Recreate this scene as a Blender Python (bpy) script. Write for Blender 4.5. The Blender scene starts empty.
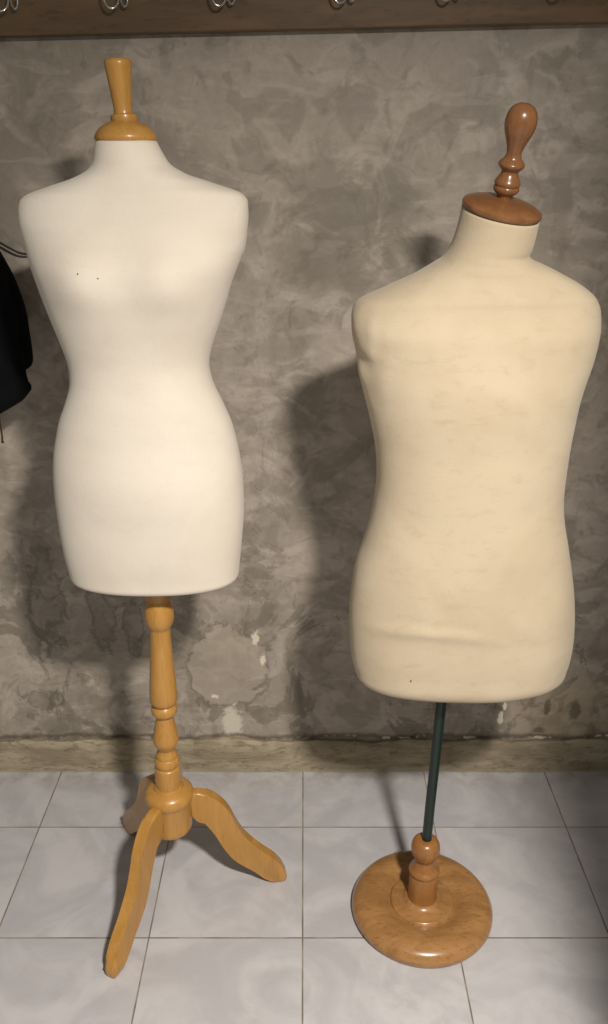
import bpy, bmesh, math, random
from mathutils import Vector, Matrix, noise as mnoise

random.seed(7)
S = bpy.context.scene
C = S.collection
PI = math.pi

# ------------------------------------------------------------------ camera
CAM_H = 1.546
cd = bpy.data.cameras.new('camera')
cd.sensor_fit = 'VERTICAL'
cd.sensor_height = 36.0
cd.lens = 849.0 / 1024.0 * 36.0
cd.clip_start = 0.02
cam = bpy.data.objects.new('camera', cd)
C.objects.link(cam)
cam.location = (0, 0, CAM_H)
cam.rotation_euler = (math.radians(90 - 22.1), 0, 0)
S.camera = cam

# ------------------------------------------------------------------ light
w = bpy.data.worlds.new('world')
S.world = w
w.use_nodes = True
w.node_tree.nodes['Background'].inputs[0].default_value = (1.0, 0.96, 0.85, 1)
w.node_tree.nodes['Background'].inputs[1].default_value = 0.19

def ceiling_lamp(loc, aim, watts, size, color):
    l = bpy.data.lights.new('ceiling_lamp', 'AREA')
    l.shape = 'DISK'
    l.size = size
    l.spread = math.radians(165)      # recessed ceiling fitting
    l.energy = watts
    l.color = color
    o = bpy.data.objects.new('ceiling_lamp', l)
    C.objects.link(o)
    o.location = loc
    o.rotation_euler = Vector(aim).to_track_quat('-Z', 'Y').to_euler()
    return o

ceiling_lamp((0.47, -0.12, 2.24), (-0.10, 0.00, -1.0), 86, 0.17, (1.0, 0.935, 0.845))

S.view_settings.view_transform = 'Standard'
S.view_settings.look = 'None'
S.view_settings.exposure = 0.0
S.view_settings.gamma = 1.0
S.view_settings.use_curve_mapping = False

# ------------------------------------------------------------------ node helpers
class NT:
    def __init__(self, name):
        self.m = bpy.data.materials.new(name)
        self.m.use_nodes = True
        self.t = self.m.node_tree
        self.b = self.t.nodes['Principled BSDF']
        self.co = self.t.nodes.new('ShaderNodeTexCoord').outputs['Object']
        s = self.t.nodes.new('ShaderNodeSeparateXYZ')
        self.t.links.new(self.co, s.inputs[0])
        self.x, self.y, self.z = s.outputs
    def put(self, sock, v):
        if isinstance(v, bpy.types.NodeSocket):
            self.t.links.new(v, sock)
        elif isinstance(v, (tuple, list)):
            if sock.type == 'RGBA' and len(v) == 3:
                v = (*v, 1)
            sock.default_value = v
        elif sock.type == 'RGBA':
            sock.default_value = (v, v, v, 1)
        else:
            sock.default_value = v
    def math(self, op, a, b=0.0, c=0.0, clamp=False):
        n = self.t.nodes.new('ShaderNodeMath')
        n.operation = op
        n.use_clamp = clamp
        self.put(n.inputs[0], a); self.put(n.inputs[1], b); self.put(n.inputs[2], c)
        return n.outputs[0]
    def add(self, a, b): return self.math('ADD', a, b)
    def sub(self, a, b): return self.math('SUBTRACT', a, b)
    def mul(self, a, b): return self.math('MULTIPLY', a, b)
    def sst(self, v, lo, hi, o0=0.0, o1=1.0):
        n = self.t.nodes.new('ShaderNodeMapRange')
        n.interpolation_type = 'SMOOTHSTEP'
        self.put(n.inputs[0], v)
        n.inputs[1].default_value = lo; n.inputs[2].default_value = hi
        n.inputs[3].default_value = o0; n.inputs[4].default_value = o1
        return n.outputs[0]
    def mapv(self, loc=(0, 0, 0), rot=(0, 0, 0), sc=(1, 1, 1), vec=None):
        n = self.t.nodes.new('ShaderNodeMapping')
        self.put(n.inputs[0], vec if vec is not None else self.co)
        n.inputs[1].default_value = loc; n.inputs[2].default_value = rot; n.inputs[3].default_value = sc
        return n.outputs[0]
    def noise(self, scale, detail=4, rough=0.55, dist=0.0, vec=None):
        n = self.t.nodes.new('ShaderNodeTexNoise')
        self.put(n.inputs['Vector'], vec if vec is not None else self.co)
        n.inputs['Scale'].default_value = scale; n.inputs['Detail'].default_value = detail
        n.inputs['Roughness'].default_value = rough; n.inputs['Distortion'].default_value = dist
        return n.outputs[0]
    def mix(self, f, a, b, mode='MIX'):
        n = self.t.nodes.new('ShaderNodeMix')
        n.data_type = 'RGBA'; n.blend_type = mode
        self.put(n.inputs[0], f); self.put(n.inputs[6], a); self.put(n.inputs[7], b)
        return n.outputs[2]
    def blob(self, cx, cz, rx, rz, nz=None, amt=0.0, inner=0.7, outer=1.0):
        """1 inside an ellipse of the x-z plane, 0 outside, edge broken by noise"""
        a = self.mul(self.sub(self.x, cx), 1 / rx)
        b = self.mul(self.sub(self.z, cz), 1 / rz)
        d = self.math('SQRT', self.add(self.mul(a, a), self.mul(b, b)))
        if nz is not None:
            d = self.add(d, self.mul(self.sub(nz, 0.5), amt))
        return self.sst(d, inner, outer, 1.0, 0.0), d
    def bump(self, h, strength=0.3, dist=0.01):
        n = self.t.nodes.new('ShaderNodeBump')
        n.inputs['Strength'].default_value = strength; n.inputs['Distance'].default_value = dist
        self.put(n.inputs['Height'], h)
        self.t.links.new(n.outputs[0], self.b.inputs['Normal'])
    def out(self, col, rough=0.5, spec=0.5, metal=0.0):
        self.put(self.b.inputs['Base Color'], col)
        self.put(self.b.inputs['Roughness'], rough)
        self.b.inputs['Specular IOR Level'].default_value = spec
        self.b.inputs['Metallic'].default_value = metal
        return self.m

def c255(r, g, b):
    f = lambda v: ((v / 255 + 0.055) / 1.055) ** 2.4 if v > 10 else v / 255 / 12.92
    return (f(r), f(g), f(b))

# ------------------------------------------------------------------ materials
def mat_wall():
    n = NT('polished_cement')
    big = n.noise(2.6, 5, 0.6, 0.8)
    med = n.noise(7.5, 6, 0.62, 1.4, n.mapv(rot=(0, 0.6, 0), sc=(1, 1, 1.5)))
    patch = n.noise(4.2, 3, 0.5, 2.2, n.mapv(loc=(3.1, 0, 1.7)))
    trow = n.noise(5.0, 4, 0.6, 0.6, n.mapv(rot=(0, -0.8, 0), sc=(1, 1, 4)))
    fine = n.noise(60, 4, 0.7)
    hi = n.noise(17, 5, 0.6, 0.9)
    col = n.mix(n.sst(big, 0.34, 0.66), c255(124, 115, 105), c255(148, 138, 127))
    col = n.mix(n.mul(n.sst(med, 0.47, 0.64), 0.6), col, c255(163, 153, 142))
    col = n.mix(n.mul(n.sst(patch, 0.53, 0.59), 0.42), col, c255(110, 102, 91))
    col = n.mix(n.mul(n.sst(trow, 0.55, 0.62), 0.22), col, c255(168, 158, 147))
    col = n.mix(n.mul(n.sst(hi, 0.53, 0.68), 0.42), col, c255(96, 90, 78))
    col = n.mix(n.mul(n.sst(fine, 0.35, 0.75), 0.16), col, c255(90, 85, 74))
    # a darker trowelled field right of centre
    m, _ = n.blob(0.09, 1.42, 0.17, 0.17, med, 2.4, 0.45, 1.05)
    col = n.mix(n.mul(m, 0.38), col, c255(88, 83, 72))
    # stained lower half: darker damp blotches with hard rims
    low = n.sst(n.z, 0.35, 1.05, 1.0, 0.0)
    bl = n.noise(6.5, 5, 0.6, 1.2, n.mapv(loc=(0.4, 0, 5.3), sc=(1.0, 1, 0.9)))
    b2 = n.sst(bl, 0.555, 0.585)
    col = n.mix(n.mul(n.mul(b2, low), 0.55), col, c255(84, 80, 68))
    rim = n.sst(n.math('ABSOLUTE', n.sub(bl, 0.56)), 0.0, 0.012, 1.0, 0.0)
    col = n.mix(n.mul(n.mul(rim, low), 0.5), col, c255(72, 67, 56))
    vein = n.noise(5.2, 6, 0.55, 1.6, n.mapv(loc=(7.7, 0, 2.1), sc=(1.3, 1, 0.75)))
    vl = n.sst(n.math('ABSOLUTE', n.sub(vein, 0.5)), 0.0, 0.006, 1.0, 0.0)
    gate = n.sst(n.noise(3.0, 2, 0.5, 0, n.mapv(loc=(1, 0, 9))), 0.47, 0.58)
    col = n.mix(n.mul(n.mul(n.mul(vl, gate), n.sst(n.z, 0.5, 1.3, 1.0, 0.25)), 0.55), col, c255(70, 66, 56))
    # dark dribbles low on the left
    for (cx, cz, rx, rz) in ((-0.66, 0.52, 0.045, 0.13), (-0.52, 0.47, 0.03, 0.09), (-0.44, 0.44, 0.025, 0.07), (-0.70, 0.22, 0.04, 0.03)):
        m, d = n.blob(cx, cz, rx, rz, hi, 2.6, 0.8, 1.0)
        e = n.sst(n.math('ABSOLUTE', n.sub(d, 0.95)), 0.0, 0.22, 1.0, 0.0)
        col = n.mix(n.mul(m, 0.3), col, c255(82, 78, 66))
        col = n.mix(n.mul(e, 0.5), col, c255(74, 70, 59))
    # the round patched-up spot
    m, d = n.blob(-0.203, 0.322, 0.112, 0.132, hi, 0.9, 0.9, 0.98)
    col = n.mix(n.mul(m, 0.6), col, n.mix(med, c255(140, 130, 116), c255(152, 142, 128)))
    e = n.sst(n.math('ABSOLUTE', n.sub(d, 0.98)), 0.0, 0.075, 1.0, 0.0)
    col = n.mix(n.mul(n.mul(e, n.sst(med, 0.36, 0.55, 0.2, 1.0)), 0.6), col, c255(92, 84, 71))
    for (cx, cz, rx, rz) in ((-0.126, 0.415, 0.012, 0.035), (-0.108, 0.345, 0.010, 0.022), (-0.24, 0.235, 0.012, 0.008)):
        m, _ = n.blob(cx, cz, rx, rz, fine, 2.6, 0.5, 0.8)
        col = n.mix(n.mul(m, 0.8), col, c255(196, 188, 170))
    # white plaster smear beneath it and drips at the right
    m, _ = n.blob(-0.194, 0.148, 0.034, 0.066, fine, 1.7, 0.55, 1.0)
    col = n.mix(n.mul(m, 0.75), col, c255(186, 180, 164))
    for (cx, cz, rx, rz) in ((0.532, 0.165, 0.010, 0.028), (0.540, 0.205, 0.006, 0.022), (0.536, 0.235, 0.005, 0.008)):
        m, _ = n.blob(cx, cz, rx, rz, fine, 1.6, 0.6, 0.85)
        col = n.mix(n.mul(m, 0.9), col, c255(214, 206, 188))
    # brownish damp area by the floor on the right
    m, _ = n.blob(0.70, 0.18, 0.17, 0.13, med, 2.0, 0.5, 1.0)
    col = n.mix(n.mul(m, 0.5), col, n.mix(n.sst(hi, 0.5, 0.68), c255(158, 144, 120), c255(112, 92, 66)))
    for (cx, cz, rx, rz) in ((0.655, 0.20, 0.012, 0.03), (0.64, 0.125, 0.02, 0.012), (0.73, 0.19, 0.02, 0.04)):
        m, _ = n.blob(cx, cz, rx, rz, fine, 1.6, 0.5, 1.0)
        col = n.mix(n.mul(m, 0.6), col, c255(66, 55, 42))
    # the crack along the kerb, with crumbs of plaster
    zz = n.add(n.z, n.mul(n.sub(n.noise(9, 4, 0.6), 0.5), 0.05))
    ck = n.sst(n.math('ABSOLUTE', n.sub(zz, 0.104)), 0.0, 0.014, 1.0, 0.0)
    col = n.mix(n.mul(ck, 0.7), col, c255(66, 60, 48))
    wh = n.sst(n.math('ABSOLUTE', n.sub(zz, 0.100)), 0.0, 0.008, 1.0, 0.0)
    col = n.mix(n.mul(n.mul(wh, n.sst(n.noise(26, 3, 0.6), 0.53, 0.6)), n.sst(n.x, -0.1, 0.25, 0.2, 1.0)), col, c255(198, 190, 172))
    col = n.mix(1.0, col, (1.42, 1.43, 1.45), 'MULTIPLY')
    n.bump(n.add(n.mul(med, 0.6), n.add(n.mul(fine, 0.12), n.mul(hi, 0.25))), 0.25, 0.012)
    return n.out(col, n.sst(big, 0.3, 0.7, 0.42, 0.6), 0.35)

def mat_kerb():
    n = NT('rough_mortar')
    a = n.noise(6, 6, 0.65, 0.6, n.mapv(sc=(1, 1, 4)))
    b = n.noise(38, 5, 0.7, 0.3, n.mapv(sc=(0.7, 1, 1.6)))
    col = n.mix(n.sst(a, 0.35, 0.65), c255(140, 128, 108), c255(170, 158, 136))
    col = n.mix(n.mul(n.sst(b, 0.50, 0.66), 0.6), col, c255(108, 94, 72))
    col = n.mix(n.mul(n.sst(n.z, 0.012, 0.002), 0.5), col, c255(168, 160, 142))
    n.bump(n.add(a, n.mul(b, 0.6)), 0.7, 0.008)
    return n.out(col, 0.85, 0.2)

def mat_floor(T=0.333, X0=-0.003, Y0=1.3565):
    n = NT('ceramic_tile')
    def line(c, o):
        v = n.math('PINGPONG', n.math('SUBTRACT', c, o), T / 2)   # 0 on a joint
        return v
    wob = n.mul(n.sub(n.noise(14, 2), 0.5), 0.0012)
    gx = n.add(line(n.x, X0), wob); gy = n.add(line(n.y, Y0), wob)
    g = n.math('MINIMUM', gx, gy)
    joint = n.sst(g, 0.0011, 0.0021, 1.0, 0.0)
    # one value per tile
    fx = n.math('FLOOR', n.mul(n.sub(n.x, X0), 1 / T)); fy = n.math('FLOOR', n.mul(n.sub(n.y, Y0), 1 / T))
    cmb = n.t.nodes.new('ShaderNodeCombineXYZ'); n.put(cmb.inputs[0], fx); n.put(cmb.inputs[1], fy)
    wn = n.t.nodes.new('ShaderNodeTexWhiteNoise'); n.put(wn.inputs['Vector'], cmb.outputs[0])
    sh = n.t.nodes.new('ShaderNodeVectorMath'); sh.operation = 'MULTIPLY_ADD'
    n.put(sh.inputs[0], wn.outputs['Color']); sh.inputs[1].default_value = (5, 5, 5); n.put(sh.inputs[2], n.co)
    cl = n.noise(4.5, 5, 0.55, 1.8, sh.outputs[0])
    f2 = n.noise(16, 5, 0.6, 1.0, sh.outputs[0])
    col = n.mix(n.sst(cl, 0.35, 0.65), c255(174, 172, 175), c255(191, 189, 191))
    col = n.mix(n.mul(n.sst(f2, 0.45, 0.7), 0.30), col, c255(166, 161, 161))
    col = n.mix(n.mul(wn.outputs['Value'], 0.12), col, c255(158, 155, 156))
    # grime towards the wall
    gr = n.mul(n.sst(n.y, 1.80, 1.90), n.sst(n.noise(22, 4, 0.6), 0.4, 0.65))
    col = n.mix(n.mul(gr, 0.45), col, c255(140, 128, 106))
    sp = n.sst(n.noise(75, 2, 0.5), 0.80, 0.83)
    col = n.mix(n.mul(sp, 0.6), col, c255(90, 84, 78))
    jc = n.mix(n.sst(n.noise(12, 3), 0.4, 0.6), c255(112, 101, 90), c255(142, 132, 120))
    col = n.mix(joint, col, jc)
    n.bump(n.sub(n.mul(f2, 0.05), joint), 0.35, 0.002)
    return n.out(col, n.mix(joint, n.sst(f2, 0.3, 0.7, 0.34, 0.46), 0.9), 0.4)

def mat_fabric(name, c1, c2, c3, weave=900, wrinkle=0.0, stain=0.35):
    n = NT(name)
    a = n.noise(5, 4, 0.55, 0.6)
    b = n.noise(26, 5, 0.6, 0.5, n.mapv(sc=(1, 1, 2.2)))
    col = n.mix(n.sst(a, 0.35, 0.65), c1, c2)
    col = n.mix(n.mul(n.sst(b, 0.5, 0.75), stain), col, c3)
    wx = n.math('SINE', n.mul(n.x, weave)); wz = n.math('SINE', n.mul(n.z, weave))
    wv = n.add(wx, wz)
    h = n.add(n.mul(wv, 0.03), n.mul(n.noise(180, 3, 0.6), 0.5))
    if wrinkle:
        h = n.add(h, n.mul(n.noise(15, 5, 0.6, 0.8, n.mapv(rot=(0, 0.5, 0), sc=(1.6, 1, 0.8))), wrinkle))
    n.bump(h, 0.35, 0.0018)
    n.b.inputs['Sheen Weight'].default_value = 0.15
    n.b.inputs['Sheen Roughness'].default_value = 0.5
    return n.out(col, 0.85, 0.15)

def mat_wood(name, c1, c2, c3, rough=0.3, grain=(14, 14, 1.6), contrast=0.6, coat=0.25, rot=(0, 0, 0)):
    n = NT(name)
    v = n.mapv(rot=rot, sc=grain)
    a = n.noise(2.4, 5, 0.6, 0.9, v)
    b = n.noise(9, 4, 0.7, 0.2, n.mapv(rot=rot, sc=(grain[0] * 2.2, grain[1] * 2.2, grain[2])))
    col = n.mix(n.sst(a, 0.35, 0.65), c1, c2)
    col = n.mix(n.mul(n.sst(b, 0.5, 0.72), contrast), col, c3)
    n.b.inputs['Coat Weight'].default_value = coat
    n.b.inputs['Coat Roughness'].default_value = 0.18
    n.bump(b, 0.06, 0.001)
    return n.out(col, rough, 0.4)

def mat_plain(name, col, rough, spec=0.5, metal=0.0, nscale=40, var=0.1, bump=0.0):
    n = NT(name)
    a = n.noise(nscale, 4, 0.6)
    dark = tuple(c * (1 - 2 * var) for c in col)
    if bump:
        n.bump(a, bump, 0.003)
    return n.out(n.mix(a, dark, col), rough, spec, metal)

M = dict(
    wall=mat_wall(), kerb=mat_kerb(), floor=mat_floor(),
    side=mat_plain('painted_plaster', c255(150, 142, 128), 0.8, 0.2, 0, 20, 0.05, 0.1),
    canvas=mat_fabric('white_jersey', c255(213, 203, 189), c255(219, 210, 197), c255(205, 192, 177), 1500, 0.0, 0.25),
    linen=mat_fabric('aged_linen', c255(185, 169, 144), c255(193, 178, 154), c255(174, 157, 130), 1200, 0.9, 0.45),
    linen_neck=mat_fabric('aged_linen_neck', c255(214, 194, 155), c255(222, 204, 168), c255(202, 180, 140), 1200, 0.9, 0.45),
    honey=mat_wood('honey_wood', c255(170, 124, 58), c255(180, 134, 68), c255(148, 102, 44), 0.36),
    beech=mat_wood('beech_wood', c255(138, 92, 48), c255(150, 104, 58), c255(112, 72, 36), 0.34, (10, 10, 2.2)),
    disc=mat_wood('beech_disc', c255(140, 100, 58), c255(160, 118, 72), c255(110, 74, 40), 0.28, (3.0, 9, 9), 0.7, 0.4, (0, 0, 0.9)),
    reddish=mat_wood('reddish_wood', c255(118, 78, 46), c255(130, 88, 54), c255(94, 58, 34), 0.3, (12, 12, 3)),
    board=mat_wood('dark_pine', c255(98, 78, 58), c255(116, 92, 68), c255(72, 52, 38), 0.5, (1.2, 9, 12), 0.55, 0.05),
    steel=mat_plain('green_black_steel', c255(26, 42, 38), 0.35, 0.5, 0.2, 60, 0.1),
    chrome=mat_plain('worn_chrome', (0.62, 0.6, 0.57), 0.18, 0.5, 1.0, 60, 0.1),
    black=mat_plain('black_cloth', (0.004, 0.0045, 0.0055), 0.9, 0.12, 0, 120, 0.2, 0.4),
    cable=mat_plain('dark_rubber', c255(40, 34, 30), 0.4, 0.5, 0, 50, 0.1),
    pin=mat_plain('pin_head', c255(60, 34, 30), 0.4, 0.5, 0, 50, 0.1),
    strap=mat_plain('brown_strap', c255(70, 50, 34), 0.7, 0.3, 0, 90, 0.2),
)

# ------------------------------------------------------------------ mesh helpers
def link(name, bm, mat, parent=None, smooth=True, sharp=None):
    me = bpy.data.meshes.new(name)
    bmesh.ops.recalc_face_normals(bm, faces=bm.faces)
    bm.to_mesh(me); bm.free()
    me.materials.append(mat)
    for p in me.polygons:
        p.use_smooth = smooth
    if sharp is not None:
        me.set_sharp_from_angle(angle=math.radians(sharp))
    o = bpy.data.objects.new(name, me)
    C.objects.link(o)
    if parent is not None:
        o.parent = parent
    return o

def tag(o, label=None, cat=None, group=None, kind=None):
    if label: o['label'] = label
    if cat: o['category'] = cat
    if group: o['group'] = group
    if kind: o['kind'] = kind
    return o

def thing(name, label, cat, loc=(0, 0, 0), rz=0.0, group=None):
    o = bpy.data.objects.new(name, None)
    o.empty_display_size = 0.1
    C.objects.link(o)
    o.location = loc; o.rotation_euler = (0, 0, rz)
    return tag(o, label, cat, group)

def hermite(keys, t_at, n_out):
    """smooth non-uniform cubic through tuples; t_at = parameter per key; returns list of tuples"""
    k = len(keys); dim = len(keys[0])
    tan = []
    for i in range(k):
        a, b = max(i - 1, 0), min(i + 1, k - 1)
        dt = max(t_at[b] - t_at[a], 1e-9)
        tan.append([(keys[b][j] - keys[a][j]) / dt for j in range(dim)])
    out = []
    for s in range(n_out + 1):
        t = t_at[0] + (t_at[-1] - t_at[0]) * s / n_out
        i = 0
        while i < k - 2 and t > t_at[i + 1]:
            i += 1
        h = t_at[i + 1] - t_at[i]; u = (t - t_at[i]) / h
        h00 = 2 * u ** 3 - 3 * u * u + 1; h10 = u ** 3 - 2 * u * u + u
        h01 = -2 * u ** 3 + 3 * u * u; h11 = u ** 3 - u * u
        out.append(tuple(h00 * keys[i][j] + h10 * h * tan[i][j] + h01 * keys[i + 1][j] + h11 * h * tan[i + 1][j] for j in range(dim)))
    return out

def smooth_line(pts, n_out):
    t = [0.0]
    for a, b in zip(pts, pts[1:]):
        t.append(t[-1] + max(math.dist(a, b), 1e-6))
    return hermite(pts, t, n_out)

def add_lathe(bm, prof, seg=48, mat=Matrix.Identity(4)):
    rings = []
    for r, z in prof:
        if r < 1e-6:
            rings.append([bm.verts.new(mat @ Vector((0, 0, z)))])
        else:
            rings.append([bm.verts.new(mat @ Vector((r * math.cos(2 * PI * i / seg), r * math.sin(2 * PI * i / seg), z))) for i in range(seg)])
    for a, b in zip(rings, rings[1:]):
        for i in range(seg):
            j = (i + 1) % seg
            if len(a) == 1 and len(b) == 1: continue
            if len(a) == 1: bm.faces.new((a[0], b[i], b[j]))
            elif len(b) == 1: bm.faces.new((a[i], a[j], b[0]))
            else: bm.faces.new((a[i], a[j], b[j], b[i]))
    for r, flip in ((rings[0], 1), (rings[-1], 0)):
        if len(r) > 1:
            bm.faces.new(r[::-1] if flip else r)

def add_tube(bm, pts, rad, seg=12):
    n = len(pts); rings = []
    up0 = Vector((0.13, 0.31, 1)).normalized()
    for i, p in enumerate(pts):
        p = Vector(p)
        d = (Vector(pts[min(i + 1, n - 1)]) - Vector(pts[max(i - 1, 0)])).normalized()
        a = d.cross(up0)
        if a.length < 0.05: a = d.cross(Vector((1, 0, 0)))
        a.normalize()
        b = d.cross(a); up0 = a.cross(d) if a.cross(d).length > 0.1 else up0
        r = rad[i] if isinstance(rad, (list, tuple)) else rad
        rings.append([bm.verts.new(p + r * (math.cos(2 * PI * k / seg) * a + math.sin(2 * PI * k / seg) * b)) for k in range(seg)])
    for a, b in zip(rings, rings[1:]):
        for k in range(seg):
            j = (k + 1) % seg
            bm.faces.new((a[k], a[j], b[j], b[k]))
    bm.faces.new(rings[0][::-1]); bm.faces.new(rings[-1])

def add_box(bm, x0, x1, y0, y1, z0, z1, bev=0.0):
    r = bmesh.ops.create_cube(bm, size=1.0)
    for v in r['verts']:
        v.co = Vector(((x0 + x1) / 2 + v.co.x * (x1 - x0), (y0 + y1) / 2 + v.co.y * (y1 - y0), (z0 + z1) / 2 + v.co.z * (z1 - z0)))
    if bev:
        es = list({e for v in r['verts'] for e in v.link_edges})
        bmesh.ops.bevel(bm, geom=es, offset=bev, segments=3, profile=0.5, affect='EDGES')

# ------------------------------------------------------------------ the setting
WALL_Y = 1.92
bm = bmesh.new(); add_box(bm, -2.2, 2.2, WALL_Y, WALL_Y + 0.15, -0.05, 2.6)
tag(link('wall_back', bm, M['wall'], smooth=False), kind='structure')
bm = bmesh.new(); add_box(bm, -2.2, 2.2, -1.6, WALL_Y + 0.15, -0.06, 0.0)
tag(link('floor', bm, M['floor'], smooth=False), kind='structure')
bm = bmesh.new(); add_box(bm, 0.51, 0.73, 0.42, 0.52, 0.0, 2.6, 0.004)  # unseen pillar, added to cast the soft shadow along the right side
tag(link('shade_pillar_right', bm, M['side'], smooth=False), kind='structure')

# rough mortar kerb where wall meets floor
bm = bmesh.new()
NX = 420; rows = []
for i in range(NX + 1):
    x = -1.6 + 3.2 * i / NX
    nz = lambda a, s, k: a * mnoise.noise(Vector((x * s, k, 0.3)))
    top = 0.098 + nz(0.009, 7, 0) + nz(0.006, 25, 4)
    fr = 1.900 + nz(0.0035, 5, 2)
    prof = [(fr, 0.0), (fr + nz(0.003, 30, 1), 0.018), (fr + 0.001 + nz(0.004, 22, 5), 0.05), (fr + 0.002 + nz(0.004, 18, 7), 0.075),
            (fr + 0.004 + nz(0.003, 24, 8), top - 0.006), (fr + 0.009, top), (1.925, top + nz(0.006, 16, 9) - 0.004), (1.935, top - 0.01), (1.935, 0.0)]
    rows.append([bm.verts.new((x, y, z)) for y, z in prof])
for a, b in zip(rows, rows[1:]):
    for k in range(len(a) - 1):
        bm.faces.new((a[k], a[k + 1], b[k + 1], b[k]))
    bm.faces.new((a[-1], a[0], b[0], b[-1]))
bm.faces.new(rows[0]); bm.faces.new(rows[-1][::-1])
tag(link('baseboard_back', bm, M['kerb'], sharp=50), kind='structure')

# ------------------------------------------------------------------ torsos
class Torso:
    """rows: (zL, xL, zR, xR, front, back, n, yc, pitch), top to bottom, metres, relative to the stand's foot"""
    def __init__(self, rows, n_out=150):
        t = [0.0]
        for a, b in zip(rows, rows[1:]):
            t.append(t[-1] + max(math.hypot(a[0] - b[0], a[1] - b[1]), math.hypot(a[2] - b[2], a[3] - b[3]), 0.004))
        self.r = hermite(rows, t, n_out)
    def ring(self, row, inset=0.0, dz=0.0, seg=112, fn=None):
        zL, xL, zR, xR, f, b, n, yc, pt = row
        cx = (xL + xR) / 2; a0 = (xR - xL) / 2
        a = max(a0 - inset, 0.001)
        pts = []
        for i in range(seg):
            th = 2 * PI * i / seg
            c, s = math.cos(th), math.sin(th)
            px = a * math.copysign(abs(c) ** (2 / n), c)
            d = max((f if s < 0 else b) - inset, 0.001)
            py = d * math.copysign(abs(s) ** (2 / n), s)
            z = (zL + zR) / 2 + (zR - zL) / 2 * px / a0 + pt * py + dz
            p = Vector((cx + px, yc + py, z))
            if fn: p = fn(p)
            pts.append(p)
        return pts
    def build(self, round_r, fn=None):
        bm = bmesh.new(); rings = []
        for row in self.r:
            rings.append(self.ring(row, fn=fn))
        last = self.r[-1]
        for k in range(1, 9):
            a = k / 8 * PI / 2
            rings.append(self.ring(last, inset=round_r * (1 - math.cos(a)), dz=-round_r * math.sin(a), fn=fn))
        vs = [[bm.verts.new(p) for p in r] for r in rings]
        m = len(vs[0])
        for a, b in zip(vs, vs[1:]):
            for i in range(m):
                j = (i + 1) % m
                bm.faces.new((a[i], a[j], b[j], b[i]))
        bm.faces.new(vs[0]); bm.faces.new(vs[-1][::-1])
        return bm
    def side_x(self, y, z, side):
        best = min(self.r, key=lambda q: abs((q[0] if side < 0 else q[2]) - z))
        zL, xL, zR, xR, f, b, n, yc, pt = best
        d = f if y < yc else b
        u = min(abs((y - yc) / d), 0.985)
        return (xL + xR) / 2 + side * (xR - xL) / 2 * (1 - u ** n) ** (1 / n)
    def arm_cap(self, side, yc, zc, ry, rz, lift=0.0025):
        """shallow oval plate over the armhole"""
        bm = bmesh.new(); rings = []
        for k, (rr, off) in enumerate(((0.25, lift + 0.0010), (0.5, lift + 0.0009), (0.75, lift + 0.0006), (0.92, lift + 0.0001), (1.0, lift * 0.3 - 0.0006), (1.0, -0.006))):
            ring = []
            for i in range(48):
                a = 2 * PI * i / 48
                y = yc + ry * rr * math.cos(a); z = zc + rz * rr * math.sin(a)
                ring.append(bm.verts.new((self.side_x(y, z, side) + side * off, y, z)))
            rings.append(ring)
        for a, b in zip(rings, rings[1:]):
            for i in range(48):
                j = (i + 1) % 48
                bm.faces.new((a[i], a[j], b[j], b[i]))
        bm.faces.new(rings[0])
        return bm

def rows_from(sil, depth, ox, oy):
    """sil: (z, xL, xR) or (zL, xL, zR, xR); depth: (z, front, back, n, yc, pitch)"""
    out = []
    for s in sil:
        if len(s) == 3: zL, xL, xR = s; zR = zL
        else: zL, xL, zR, xR = s
        z = (zL + zR) / 2
        d = depth[-1][1:]
        if z >= depth[0][0]: d = depth[0][1:]
        else:
            for p, q in zip(depth, depth[1:]):
                if q[0] <= z <= p[0]:
                    u = (p[0] - z) / (p[0] - q[0]); u = u * u * (3 - 2 * u)
                    d = tuple(p[i] + (q[i] - p[i]) * u for i in range(1, 6)); break
        out.append((zL, xL - ox, zR, xR - ox) + tuple(d))
    return out

# ================================================================== women's dress form
FX, FY = -0.2955, 1.49
F = thing('dress_form', 'white fabric female dress form with honey wood neck knob, column and tripod legs', 'dress form', (FX, FY, 0))
sil = [(1.5851, -0.3346, -0.2376), (1.5718, -0.3379, -0.2309), (1.5569, -0.3411, -0.2224), (1.5494, -0.3444, -0.2161), (1.5419, -0.3516, -0.2040),
       (1.5343, -0.3659, -0.1879), (1.5267, -0.3858, -0.1628), (1.5191, -0.4111, -0.1386), (1.5114, -0.4350, -0.1136), (1.5068, -0.4487, -0.1035),
       (1.5006, -0.4609, -0.0963), (1.4944, -0.4671, -0.0940), (1.4851, -0.4708, -0.0937), (1.4726, -0.4719, -0.0938), (1.4569, -0.4714, -0.0950),
       (1.4410, -0.4692, -0.0973), (1.4170, -0.4646, -0.1020), (1.3926, -0.4596, -0.1114), (1.3679, -0.4535, -0.1221), (1.3345, -0.4446, -0.1333),
       (1.3005, -0.4351, -0.1450), (1.2659, -0.4255, -0.1582), (1.2395, -0.4184, -0.1658), (1.2218, -0.4155, -0.1679), (1.2038, -0.4151, -0.1655),
       (1.1857, -0.4174, -0.1604), (1.1583, -0.4270, -0.1485), (1.1211, -0.4429, -0.1334), (1.0928, -0.4512, -0.1257), (1.0641, -0.4581, -0.1205),
       (1.0251, -0.4631, -0.1153), (0.9855, -0.4649, -0.1136), (0.9451, -0.4646, -0.1139), (0.9039, -0.4631, -0.1173), (0.8618, -0.4599, -0.1219),
       (0.8298, -0.4557, -0.1254), (0.8170, -0.4535, -0.1270)]
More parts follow.
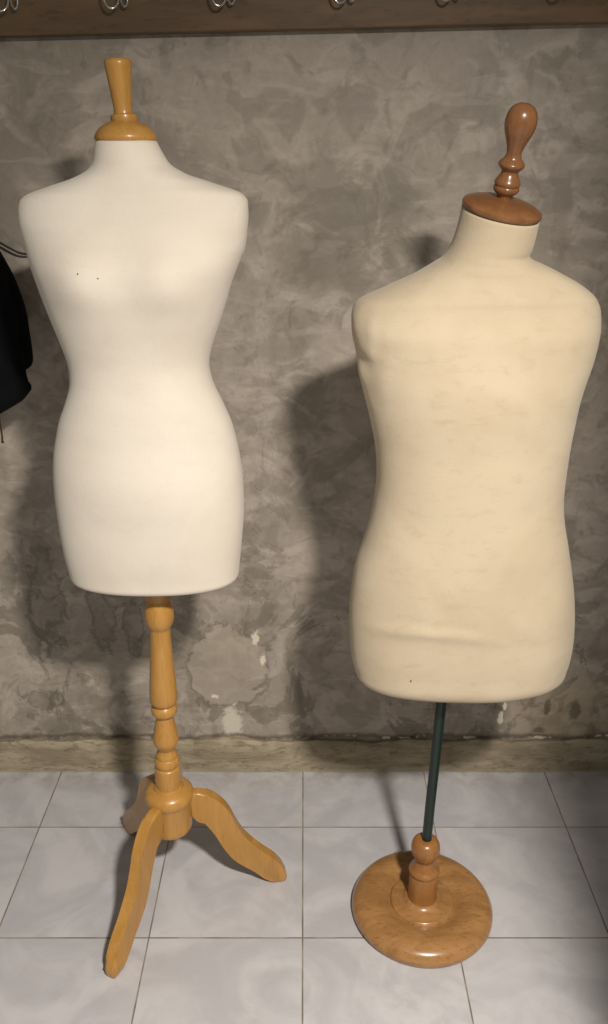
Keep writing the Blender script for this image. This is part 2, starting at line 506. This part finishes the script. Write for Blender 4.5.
dep = [(1.590, 0.046, 0.050, 2.0, 0.0, 0.0), (1.555, 0.052, 0.056, 2.0, 0.0, 0.0), (1.530, 0.058, 0.064, 2.1, 0.0, 0.0), (1.500, 0.068, 0.076, 2.2, 0.0, 0.0),
       (1.450, 0.086, 0.088, 2.3, 0.0, 0.0), (1.390, 0.100, 0.092, 2.3, 0.0, 0.0), (1.330, 0.100, 0.086, 2.25, 0.0, 0.0), (1.220, 0.082, 0.072, 2.1, 0.0, 0.0),
       (1.120, 0.092, 0.094, 2.15, 0.0, 0.0), (1.000, 0.102, 0.114, 2.25, 0.0, 0.0), (0.900, 0.098, 0.112, 2.3, 0.0, 0.0), (0.810, 0.090, 0.104, 2.3, 0.0, 0.0)]
ft = Torso(rows_from(sil, dep, FX, FY))
def bust(p):
    if p.y < -0.02:
        k = min((-0.02 - p.y) / 0.04, 1)
        g = sum(math.exp(-(((p.x - 0.008 - s * 0.072) / 0.062) ** 2 + ((p.z - 1.372) / (0.062 if p.z > 1.372 else 0.048)) ** 2)) for s in (-1, 1))
        p.y -= 0.026 * k * min(g, 1.1)
        p.y -= 0.008 * k * math.exp(-(((p.x - 0.005) / 0.09) ** 2 + ((p.z - 1.03) / 0.08) ** 2))
    return p
tag(link('torso', ft.build(0.014, bust), M['canvas'], F), 'white jersey-covered torso')
for s in (1,):
    link('arm_cap', ft.arm_cap(s, 0.004, 1.452, 0.050, 0.048, 0.0007), M['canvas'], F, sharp=35)
# neck cap and knob
bm = bmesh.new()
prof = smooth_line([(0.0495, 1.5875), (0.0498, 1.5905), (0.0480, 1.5955), (0.0400, 1.6045), (0.0290, 1.6110), (0.0215, 1.6140)], 20)
add_lathe(bm, [(0, 1.5845), (0.0470, 1.5845)] + prof + [(0, 1.6145)], 64, Matrix.Translation((0.0092, 0, 0)))
cap = tag(link('neck_cap', bm, M['honey'], F, sharp=40), 'domed honey wood neck cap')
bm = bmesh.new()
p = [(0, -0.006), (0.0190, -0.006), (0.0205, 0.0), (0.0215, 0.005), (0.0205, 0.0095), (0.0150, 0.0120), (0.0146, 0.0150)]
p += smooth_line([(0.0146, 0.016), (0.0150, 0.025), (0.0182, 0.054), (0.0208, 0.077), (0.0215, 0.082)], 12) + [(0.0212, 0.0855), (0.0190, 0.0882), (0.0130, 0.0895), (0, 0.0898)]
add_lathe(bm, p, 48, Matrix.Translation((0.0088, 0, 1.6135)) @ Matrix.Rotation(math.radians(-2.6), 4, 'Y'))
link('neck_knob', bm, M['honey'], F, sharp=40)
# turned column
lean = Matrix.Translation((0, 0, 0.30)) @ Matrix.Rotation(math.radians(0.95), 4, 'Y') @ Matrix.Translation((0, 0, -0.30))
bm = bmesh.new()
p = [(0.0, 0.290), (0.0277, 0.290), (0.0278, 0.346), (0.0272, 0.350), (0.0245, 0.352), (0.0240, 0.354), (0.0262, 0.357), (0.0272, 0.366), (0.0255, 0.373), (0.0222, 0.377),
     (0.0232, 0.380), (0.0215, 0.386), (0.0170, 0.391), (0.0163, 0.395)]
p += smooth_line([(0.0163, 0.396), (0.0215, 0.405), (0.0265, 0.415), (0.0275, 0.423), (0.0258, 0.435), (0.0225, 0.452), (0.0172, 0.480)], 24)
p += [(0.0180, 0.484), (0.0235, 0.486), (0.0268, 0.491), (0.0275, 0.498), (0.0262, 0.504), (0.0215, 0.508), (0.0200, 0.511), (0.0250, 0.5135)]
p += smooth_line([(0.0278, 0.518), (0.0287, 0.530), (0.0280, 0.551), (0.0240, 0.610), (0.0213, 0.660), (0.0202, 0.689)], 26)
p += smooth_line([(0.0204, 0.691), (0.0240, 0.697), (0.0275, 0.706), (0.0291, 0.720), (0.0280, 0.734), (0.0250, 0.746), (0.0225, 0.754)], 16)
p += [(0.0222, 0.757), (0.0245, 0.759), (0.0250, 0.764), (0.0250, 0.815), (0, 0.815)]
add_lathe(bm, p, 56, lean)
link('column', bm, M['honey'], F, sharp=40)
bm = bmesh.new()
p = [(0, 0.184), (0.030, 0.184), (0.0440, 0.186), (0.0462, 0.190), (0.0468, 0.200), (0.0472, 0.258), (0.0485, 0.262), (0.0520, 0.267), (0.0533, 0.275), (0.0525, 0.283), (0.0470, 0.290),
     (0.0400, 0.2945), (0.0330, 0.297), (0.0300, 0.303), (0.0, 0.303)]
add_lathe(bm, p, 64)
link('hub', bm, M['honey'], F, sharp=40)
# three scrolled board legs
up = [(0.0430, 0.2740), (0.0560, 0.2785), (0.0740, 0.2750), (0.1030, 0.2560), (0.1270, 0.2240), (0.1425, 0.1860), (0.1620, 0.1460), (0.1980, 0.1020),
      (0.2310, 0.0690), (0.2520, 0.0340), (0.2565, 0.0130)]
lo = [(0.2540, 0.0030), (0.2430, 0.0000), (0.2280, 0.0030), (0.2080, 0.0140), (0.1800, 0.0420), (0.1400, 0.0770), (0.1165, 0.1130), (0.0980, 0.1540), (0.0800, 0.1860), (0.0640, 0.2060), (0.0430, 0.2140)]
outline = smooth_line(up, 34) + smooth_line(lo, 34)
for az in (7.5, 126.5, 246.2):
    bm = bmesh.new()
    TH = 0.0125
    f0 = [bm.verts.new((r, -TH, z)) for r, z in outline]
    f1 = [bm.verts.new((r, TH, z)) for r, z in outline]
    A = bm.faces.new(f0); B = bm.faces.new(f1[::-1])
    m = len(f0)
    for i in range(m):
        j = (i + 1) % m
        bm.faces.new((f0[i], f1[i], f1[j], f0[j]))
    bmesh.ops.bevel(bm, geom=list(A.edges) + list(B.edges), offset=0.006, segments=5, profile=0.5, affect='EDGES')
    bm.transform(Matrix.Rotation(math.radians(az), 4, 'Z'))
    link('leg', bm, M['honey'], F, sharp=50)
# two pins left in the chest
for (x, z) in ((-0.3542, 1.3914), (-0.3232, 1.3844)):
    rx = x - FX
    bm = bmesh.new()
    ys = []
    row = min(ft.r, key=lambda q: abs(q[0] - z))
    u = min(abs(rx - (row[1] + row[3]) / 2) / ((row[3] - row[1]) / 2), 0.99)
    y = -row[4] * (1 - u ** row[6]) ** (1 / row[6])
    q = bust(Vector((rx, y, z)))
    add_lathe(bm, [(0, -0.004), (0.0008, -0.004), (0.0008, 0.0002), (0.0010, 0.0005), (0.0011, 0.0010), (0.0007, 0.0014), (0, 0.0015)], 14,
              Matrix.Translation(q) @ Matrix.Rotation(math.radians(90), 4, 'X'))
    tag(link('pin', bm, M['pin'], F), 'tiny dark pin head')

# ================================================================== men's tailor's form
GX, GY = 0.2635, 1.431
G = thing('tailors_form', 'cream linen male tailor form on a thin dark pole and round turned wooden base', 'dress form', (GX, GY, 0))
sil = [(1.4900, 0.2479, 1.4695, 0.3692), (1.4640, 0.2445, 1.4490, 0.3675), (1.4452, 0.2405, 1.4340, 0.3655), (1.4299, 0.2360, 1.4240, 0.3636), (1.4191, 0.2305, 1.4160, 0.3615), (1.4097, 0.2237, 1.4080, 0.3690),
       (1.4035, 0.2137, 0.3800), (1.3940, 0.1976, 0.4016), (1.3830, 0.1775, 0.4245), (1.3719, 0.1528, 0.4466), (1.3591, 0.1243, 0.4667), (1.3478, 0.0986, 0.4794),
       (1.3414, 0.0888, 0.4831), (1.3349, 0.0844, 0.4868), (1.3235, 0.0801, 0.4895), (1.3104, 0.0796, 0.4910), (1.2938, 0.0801, 0.4917), (1.2688, 0.0842, 0.4895),
       (1.2434, 0.0905, 0.4852), (1.2089, 0.0971, 0.4767), (1.1739, 0.1063, 0.4711), (1.1382, 0.1156, 0.4667), (1.1019, 0.1237, 0.4639), (1.0649, 0.1288, 0.4630),
       (1.0272, 0.1300, 0.4634), (0.9887, 0.1256, 0.4654), (0.9496, 0.1186, 0.4717), (0.9097, 0.1096, 0.4818), (0.8689, 0.0984, 0.4919), (0.8274, 0.0917, 0.5009),
       (0.7851, 0.0884, 0.5084), (0.7419, 0.0868, 0.5135), (0.6978, 0.0885, 0.5147), (0.6650, 0.0925, 0.5130), (0.6450, 0.0980, 0.5090)]
dep = [(1.480, 0.058, 0.060, 2.0, -0.020, 0.24), (1.440, 0.060, 0.063, 2.0, -0.014, 0.16), (1.410, 0.066, 0.070, 2.1, -0.006, 0.06), (1.385, 0.074, 0.078, 2.2, 0.0, 0.0),
       (1.345, 0.088, 0.092, 2.35, 0.0, 0.0), (1.280, 0.108, 0.105, 2.4, 0.0, 0.0), (1.200, 0.116, 0.105, 2.4, 0.0, 0.0), (1.080, 0.112, 0.095, 2.3, 0.0, 0.0), (1.000, 0.110, 0.092, 2.3, 0.0, 0.0),
       (0.900, 0.114, 0.102, 2.35, 0.0, 0.0), (0.800, 0.116, 0.112, 2.4, 0.0, 0.0), (0.700, 0.112, 0.112, 2.4, 0.0, 0.0), (0.650, 0.108, 0.108, 2.4, 0.0, 0.0)]
gt = Torso(rows_from(sil, dep, GX, GY), 170)
def lumps(p):
    q = Vector((p.x, p.y, p.z)) * 1.0
    if p.z < 1.41:
        p.y += 0.0022 * mnoise.noise(Vector((q.x * 14, q.y * 14, q.z * 9)))
        p.x += 0.0016 * mnoise.noise(Vector((q.x * 10 + 7, q.y * 10, q.z * 16)))
        k = max(0.0, min(1.0, (-0.105 - p.x) / 0.05)) * max(0.0, 1 - abs(p.z - 1.26) / 0.10)
        p.y += k * 0.0085 * mnoise.noise(Vector((q.x * 42, q.y * 30, q.z * 26)))
        p.x += k * 0.0045 * mnoise.noise(Vector((q.x * 20 + 3, q.y * 30, q.z * 34)))
        # drooping crease across the lower belly
        if p.y < 0:
            zc = 0.742 + 0.02 * math.cos((p.x + 0.05) * 9)
            p.y -= 0.0035 * math.exp(-((p.z - zc - 0.012) / 0.012) ** 2) * max(0, min(1, (0.10 - p.x) / 0.1)) * min(1, max(0, (p.x + 0.16) / 0.05))
    return p
tag(link('torso', gt.build(0.034, lumps), M['linen'], G), 'cream linen-covered torso with wrinkled left armhole')
tilt = Matrix.Translation((0.3090 - GX, -0.021, 1.4828)) @ Matrix.Rotation(math.radians(9.5), 4, 'Y') @ Matrix.Rotation(math.radians(13.5), 4, 'X')
bm = bmesh.new()
p = [(0, -0.002), (0.0590, -0.002), (0.0622, 0.0)] + smooth_line([(0.0632, 0.003), (0.0628, 0.0065), (0.0560, 0.0110), (0.0380, 0.0165), (0.0200, 0.0195), (0.0, 0.0205)], 20)
add_lathe(bm, p, 72, tilt)
tag(link('neck_cap', bm, M['reddish'], G, sharp=40), 'reddish brown wooden neck cap')
bm = bmesh.new()
p = [(0, 0.012), (0.0115, 0.012), (0.0118, 0.0230), (0.0135, 0.0260), (0.0175, 0.0290), (0.0205, 0.0325), (0.0210, 0.0360), (0.0203, 0.0385), (0.0192, 0.0396), (0.0203, 0.0410), (0.0212, 0.0435), (0.0203, 0.0470)]
p += smooth_line([(0.0188, 0.0495), (0.0150, 0.0560), (0.0135, 0.0600), (0.0140, 0.0625), (0.0175, 0.0660), (0.0205, 0.0700), (0.0212, 0.0730), (0.0185, 0.0765), (0.0138, 0.0815), (0.0118, 0.0880)], 26)
p += smooth_line([(0.0118, 0.089), (0.0135, 0.0970), (0.0180, 0.1090), (0.0225, 0.1200), (0.0247, 0.1310), (0.0243, 0.1400), (0.0215, 0.1490), (0.0165, 0.1555), (0.0085, 0.1600), (0.0, 0.1612)], 32)
add_lathe(bm, p, 48, tilt @ Matrix.Rotation(math.radians(-4.0), 4, 'Y') @ Matrix.Diagonal((0.96, 0.96, 0.965, 1)))
tag(link('neck_finial', bm, M['reddish'], G, sharp=40), 'turned bulb-topped finial')
bm = bmesh.new()
add_tube(bm, [(0.000, 0, 0.150), (0.0035, 0, 0.3), (0.0085, 0, 0.45), (0.0125, 0, 0.60), (0.015, 0, 0.66)], 0.0105, 24)
tag(link('pole', bm, M['steel'], G, sharp=40), 'thin dark green steel pole')
bm = bmesh.new()
p = [(0, 0.0), (0.150, 0.0), (0.1530, 0.003), (0.1562, 0.010), (0.1558, 0.018)] + smooth_line([(0.1545, 0.021), (0.1470, 0.0315), (0.1330, 0.0385), (0.1150, 0.0415), (0.0950, 0.0385), (0.0800, 0.0320), (0.0725, 0.0285)], 26)
p += [(0.0710, 0.0285), (0.0700, 0.0325), (0.0680, 0.0345)] + smooth_line([(0.067, 0.0348), (0.0550, 0.0362), (0.0440, 0.0385), (0.0360, 0.0440)], 10) + [(0.0, 0.044)]
add_lathe(bm, p, 96)
tag(link('base', bm, M['disc'], G, sharp=40), 'round dished wooden base')
bm = bmesh.new()
p = [(0, 0.040), (0.0340, 0.040), (0.0325, 0.046), (0.0318, 0.060), (0.0312, 0.112), (0.0300, 0.115), (0.0290, 0.117), (0.0325, 0.119), (0.0338, 0.1235), (0.0325, 0.128), (0.0285, 0.131)]
p += smooth_line([(0.0275, 0.133), (0.0225, 0.143), (0.0200, 0.152), (0.0215, 0.159), (0.0270, 0.167), (0.0308, 0.181), (0.0306, 0.194), (0.0272, 0.205), (0.0215, 0.211)], 28) + [(0.016, 0.2125), (0.0, 0.2125)]
add_lathe(bm, p, 56, Matrix.Translation((0, 0, 0.04)) @ Matrix.Diagonal((1, 1, 0.955, 1)) @ Matrix.Translation((0, 0, -0.04)))
link('socket', bm, M['beech'], G, sharp=40)
row = min(gt.r, key=lambda q: abs(q[0] - 0.6704)); rx = 0.1968 - GX
u = abs(rx - (row[1] + row[3]) / 2) / ((row[3] - row[1]) / 2)
bm = bmesh.new()
add_lathe(bm, [(0, -0.006), (0.0009, -0.006), (0.0009, 0.0004), (0.0011, 0.0008), (0.0012, 0.0014), (0.0008, 0.0018), (0, 0.0019)], 14,
          Matrix.Translation((rx, -row[4] * (1 - u ** row[6]) ** (1 / row[6]), 0.6704)) @ Matrix.Rotation(math.radians(90), 4, 'X'))
tag(link('pin', bm, M['pin'], G), 'tiny dark pin head')

# ================================================================== coat rack on the wall
RK = thing('coat_rack', 'dark pine coat rack board with chrome wire hooks along the top of the wall', 'coat rack', (0, WALL_Y - 0.0005, 1.796))
RK.rotation_euler = (0, -math.atan(0.0205), 0)
bm = bmesh.new()
add_box(bm, -1.25, 1.25, -0.030, 0.0, 0.0, 0.150, 0.003)
tag(link('board', bm, M['board'], RK, sharp=40), 'dark pine board with knots')
def make_hook():
    """wire coat hook in the x-z plane, z=0 at the bottom of the large bend"""
    b = bmesh.new()
    pl = []
    for i in range(40):
        a = 2 * PI * i / 40
        pl.append((0.016 * math.copysign(abs(math.cos(a)) ** 0.8, math.cos(a)), 0.032 * math.sin(a) + 0.058))
    f0 = [b.verts.new((x, -0.030, z)) for x, z in pl]; f1 = [b.verts.new((x, -0.0325, z)) for x, z in pl]
    b.faces.new(f0); b.faces.new(f1[::-1])
    for i in range(40):
        j = (i + 1) % 40
        b.faces.new((f0[i], f0[j], f1[j], f1[i]))
    # large bend: from the plate out, down and round
    L = smooth_line([(0.004, -0.031, 0.050), (0.007, -0.040, 0.040), (0.0085, -0.048, 0.024), (0.006, -0.054, 0.010), (-0.002, -0.058, 0.0025), (-0.011, -0.060, 0.004),
                     (-0.0175, -0.060, 0.014), (-0.020, -0.060, 0.028), (-0.021, -0.060, 0.040)], 36)
    add_tube(b, L, 0.0024, 12)
    Sx = smooth_line([(0.007, -0.031, 0.052), (0.010, -0.036, 0.040), (0.0105, -0.041, 0.024), (0.0125, -0.044, 0.012), (0.0175, -0.046, 0.0065), (0.0230, -0.047, 0.011), (0.0255, -0.047, 0.022)], 30)
    add_tube(b, Sx, 0.0021, 12)
    for c, r in ((L[-1], 0.0042), (Sx[-1], 0.0036)):
        bmesh.ops.create_uvsphere(b, u_segments=16, v_segments=10, radius=r, matrix=Matrix.Translation(c))
    # long upper prong
    add_tube(b, smooth_line([(0, -0.031, 0.074), (0, -0.050, 0.078), (0, -0.066, 0.090), (0, -0.068, 0.106)], 18), [0.0026] * 19, 12)
    bmesh.ops.create_uvsphere(b, u_segments=16, v_segments=10, radius=0.005, matrix=Matrix.Translation((0, -0.068, 0.108)))
    return b
def make_screw(z):
    b = bmesh.new()
    add_lathe(b, [(0, 0), (0.0032, 0), (0.0030, 0.0008), (0.0018, 0.0016), (0, 0.0018)], 20, Matrix.Translation((0, -0.0324, z)) @ Matrix.Rotation(PI / 2, 4, 'X'))
    return b
hk = link('hook', make_hook(), M['chrome'], RK, sharp=40)
tag(hk, 'chrome wire hook')
sc = [link('screw', make_screw(z), M['chrome'], hk) for z in (0.036, 0.085)]
HZ = 0.0360
hook_x = [-0.5720, -0.3610, -0.1560, 0.0750, 0.2760, 0.4850, -0.7750]
hk.location = (hook_x[0], 0, HZ)
for x in hook_x[1:]:
    c = hk.copy(); C.objects.link(c); c.parent = RK
    c.location = (x, 0, HZ)
    for s_ in sc:
        d = s_.copy(); C.objects.link(d); d.parent = c

# ================================================================== black jacket at the left edge
J = thing('jacket', 'black cloth jacket hanging at the left edge beside the white dress form', 'jacket', (-0.816, 1.80, 0))
bm = bmesh.new()
# (z, right edge, left edge, half depth)
prof = [(1.868, -0.764, -0.786, 0.012), (1.850, -0.755, -0.800, 0.022), (1.800, -0.738, -0.835, 0.035), (1.720, -0.722, -0.870, 0.045), (1.620, -0.700, -0.900, 0.055), (1.520, -0.668, -0.930, 0.062),
        (1.440, -0.628, -0.955, 0.068), (1.389, -0.604, -0.965, 0.070), (1.341, -0.583, -0.975, 0.072), (1.298, -0.5705, -0.985, 0.073), (1.264, -0.5645, -0.990, 0.074), (1.221, -0.5630, -0.995, 0.074),
        (1.176, -0.5620, -1.0, 0.074), (1.156, -0.5650, -1.0, 0.072), (1.146, -0.5760, -1.0, 0.066), (1.142, -0.600, -0.99, 0.05)]
rings = smooth_line([tuple(q) for q in prof], 80)
vs = []
for z, xr, xl, hd in rings:
    cx = (xr + xl) / 2; a = (xr - xl) / 2; ring = []
    for i in range(96):
        t = 2 * PI * i / 96; c, s = math.cos(t), math.sin(t)
        fold = 1 + 0.22 * mnoise.noise(Vector((c * 2.2, s * 2.2, z * 2.0 + 3))) * abs(s) + 0.10 * math.sin(t * 9 + z * 6) * abs(s)
        ring.append(bm.verts.new((cx + a * c + 0.80, hd * s * fold, z)))
    vs.append(ring)
for a, b in zip(vs, vs[1:]):
    for i in range(96):
        j = (i + 1) % 96
        bm.faces.new((a[i], a[j], b[j], b[i]))
bm.faces.new(vs[0]); bm.faces.new(vs[-1][::-1])
link('body', bm, M['black'], J, sharp=60)
bm = bmesh.new()
# sleeve whose cuff pokes out under the body: rings (centre x, z, half width, half depth, tilt)
vs = []
for (cx, z, a, hd, tl) in smooth_line([(-0.665, 1.46, 0.045, 0.030, 0.1), (-0.650, 1.34, 0.058, 0.035, 0.15), (-0.640, 1.22, 0.056, 0.035, 0.25), (-0.638, 1.14, 0.056, 0.034, 0.45), (-0.638, 1.092, 0.066, 0.034, 0.50), (-0.650, 1.068, 0.054, 0.028, 0.52)], 40):
    ring = []
    for i in range(48):
        t = 2 * PI * i / 48
        r = 1 + 0.07 * math.sin(t * 5 + z * 60) + 0.06 * mnoise.noise(Vector((math.cos(t) * 2, math.sin(t) * 2, z * 30)))
        x = a * math.cos(t) * r
        ring.append(bm.verts.new((cx + x + 0.812, -0.045 + hd * math.sin(t) * r, z - 0.010 + x * tl)))
    vs.append(ring)
for a, b in zip(vs, vs[1:]):
    for i in range(48):
        j = (i + 1) % 48
        bm.faces.new((a[i], a[j], b[j], b[i]))
bm.faces.new(vs[0]); bm.faces.new(vs[-1][::-1])
link('sleeve', bm, M['black'], J, sharp=60)
bm = bmesh.new()
add_tube(bm, smooth_line([(0.165, -0.045, 1.10), (0.167, -0.050, 1.05), (0.168, -0.050, 1.02), (0.167, -0.050, 1.000)], 16), 0.0020, 8)
bmesh.ops.create_uvsphere(bm, u_segments=12, v_segments=8, radius=0.0032, matrix=Matrix.Translation((0.167, -0.050, 0.998)))
tag(link('drawstring', bm, M['strap'], J), 'thin brown drawstring below the cuff')

# ================================================================== cable on the wall
bm = bmesh.new()
pts = smooth_line([(-0.98, 1.913, 1.500), (-0.85, 1.913, 1.462), (-0.74, 1.906, 1.424), (-0.684, 1.900, 1.409), (-0.657, 1.898, 1.400), (-0.627, 1.898, 1.3835), (-0.612, 1.900, 1.3755), (-0.597, 1.902, 1.3730), (-0.570, 1.906, 1.3740), (-0.52, 1.912, 1.374),
                   (-0.46, 1.913, 1.366), (-0.38, 1.914, 1.345), (-0.33, 1.918, 1.330), (-0.325, 1.925, 1.329)], 90)
add_tube(bm, pts, 0.0024, 12)
tag(link('cable', bm, M['cable'], None), 'thin dark cable on the wall curving behind the white form\'s shoulder', 'cable')
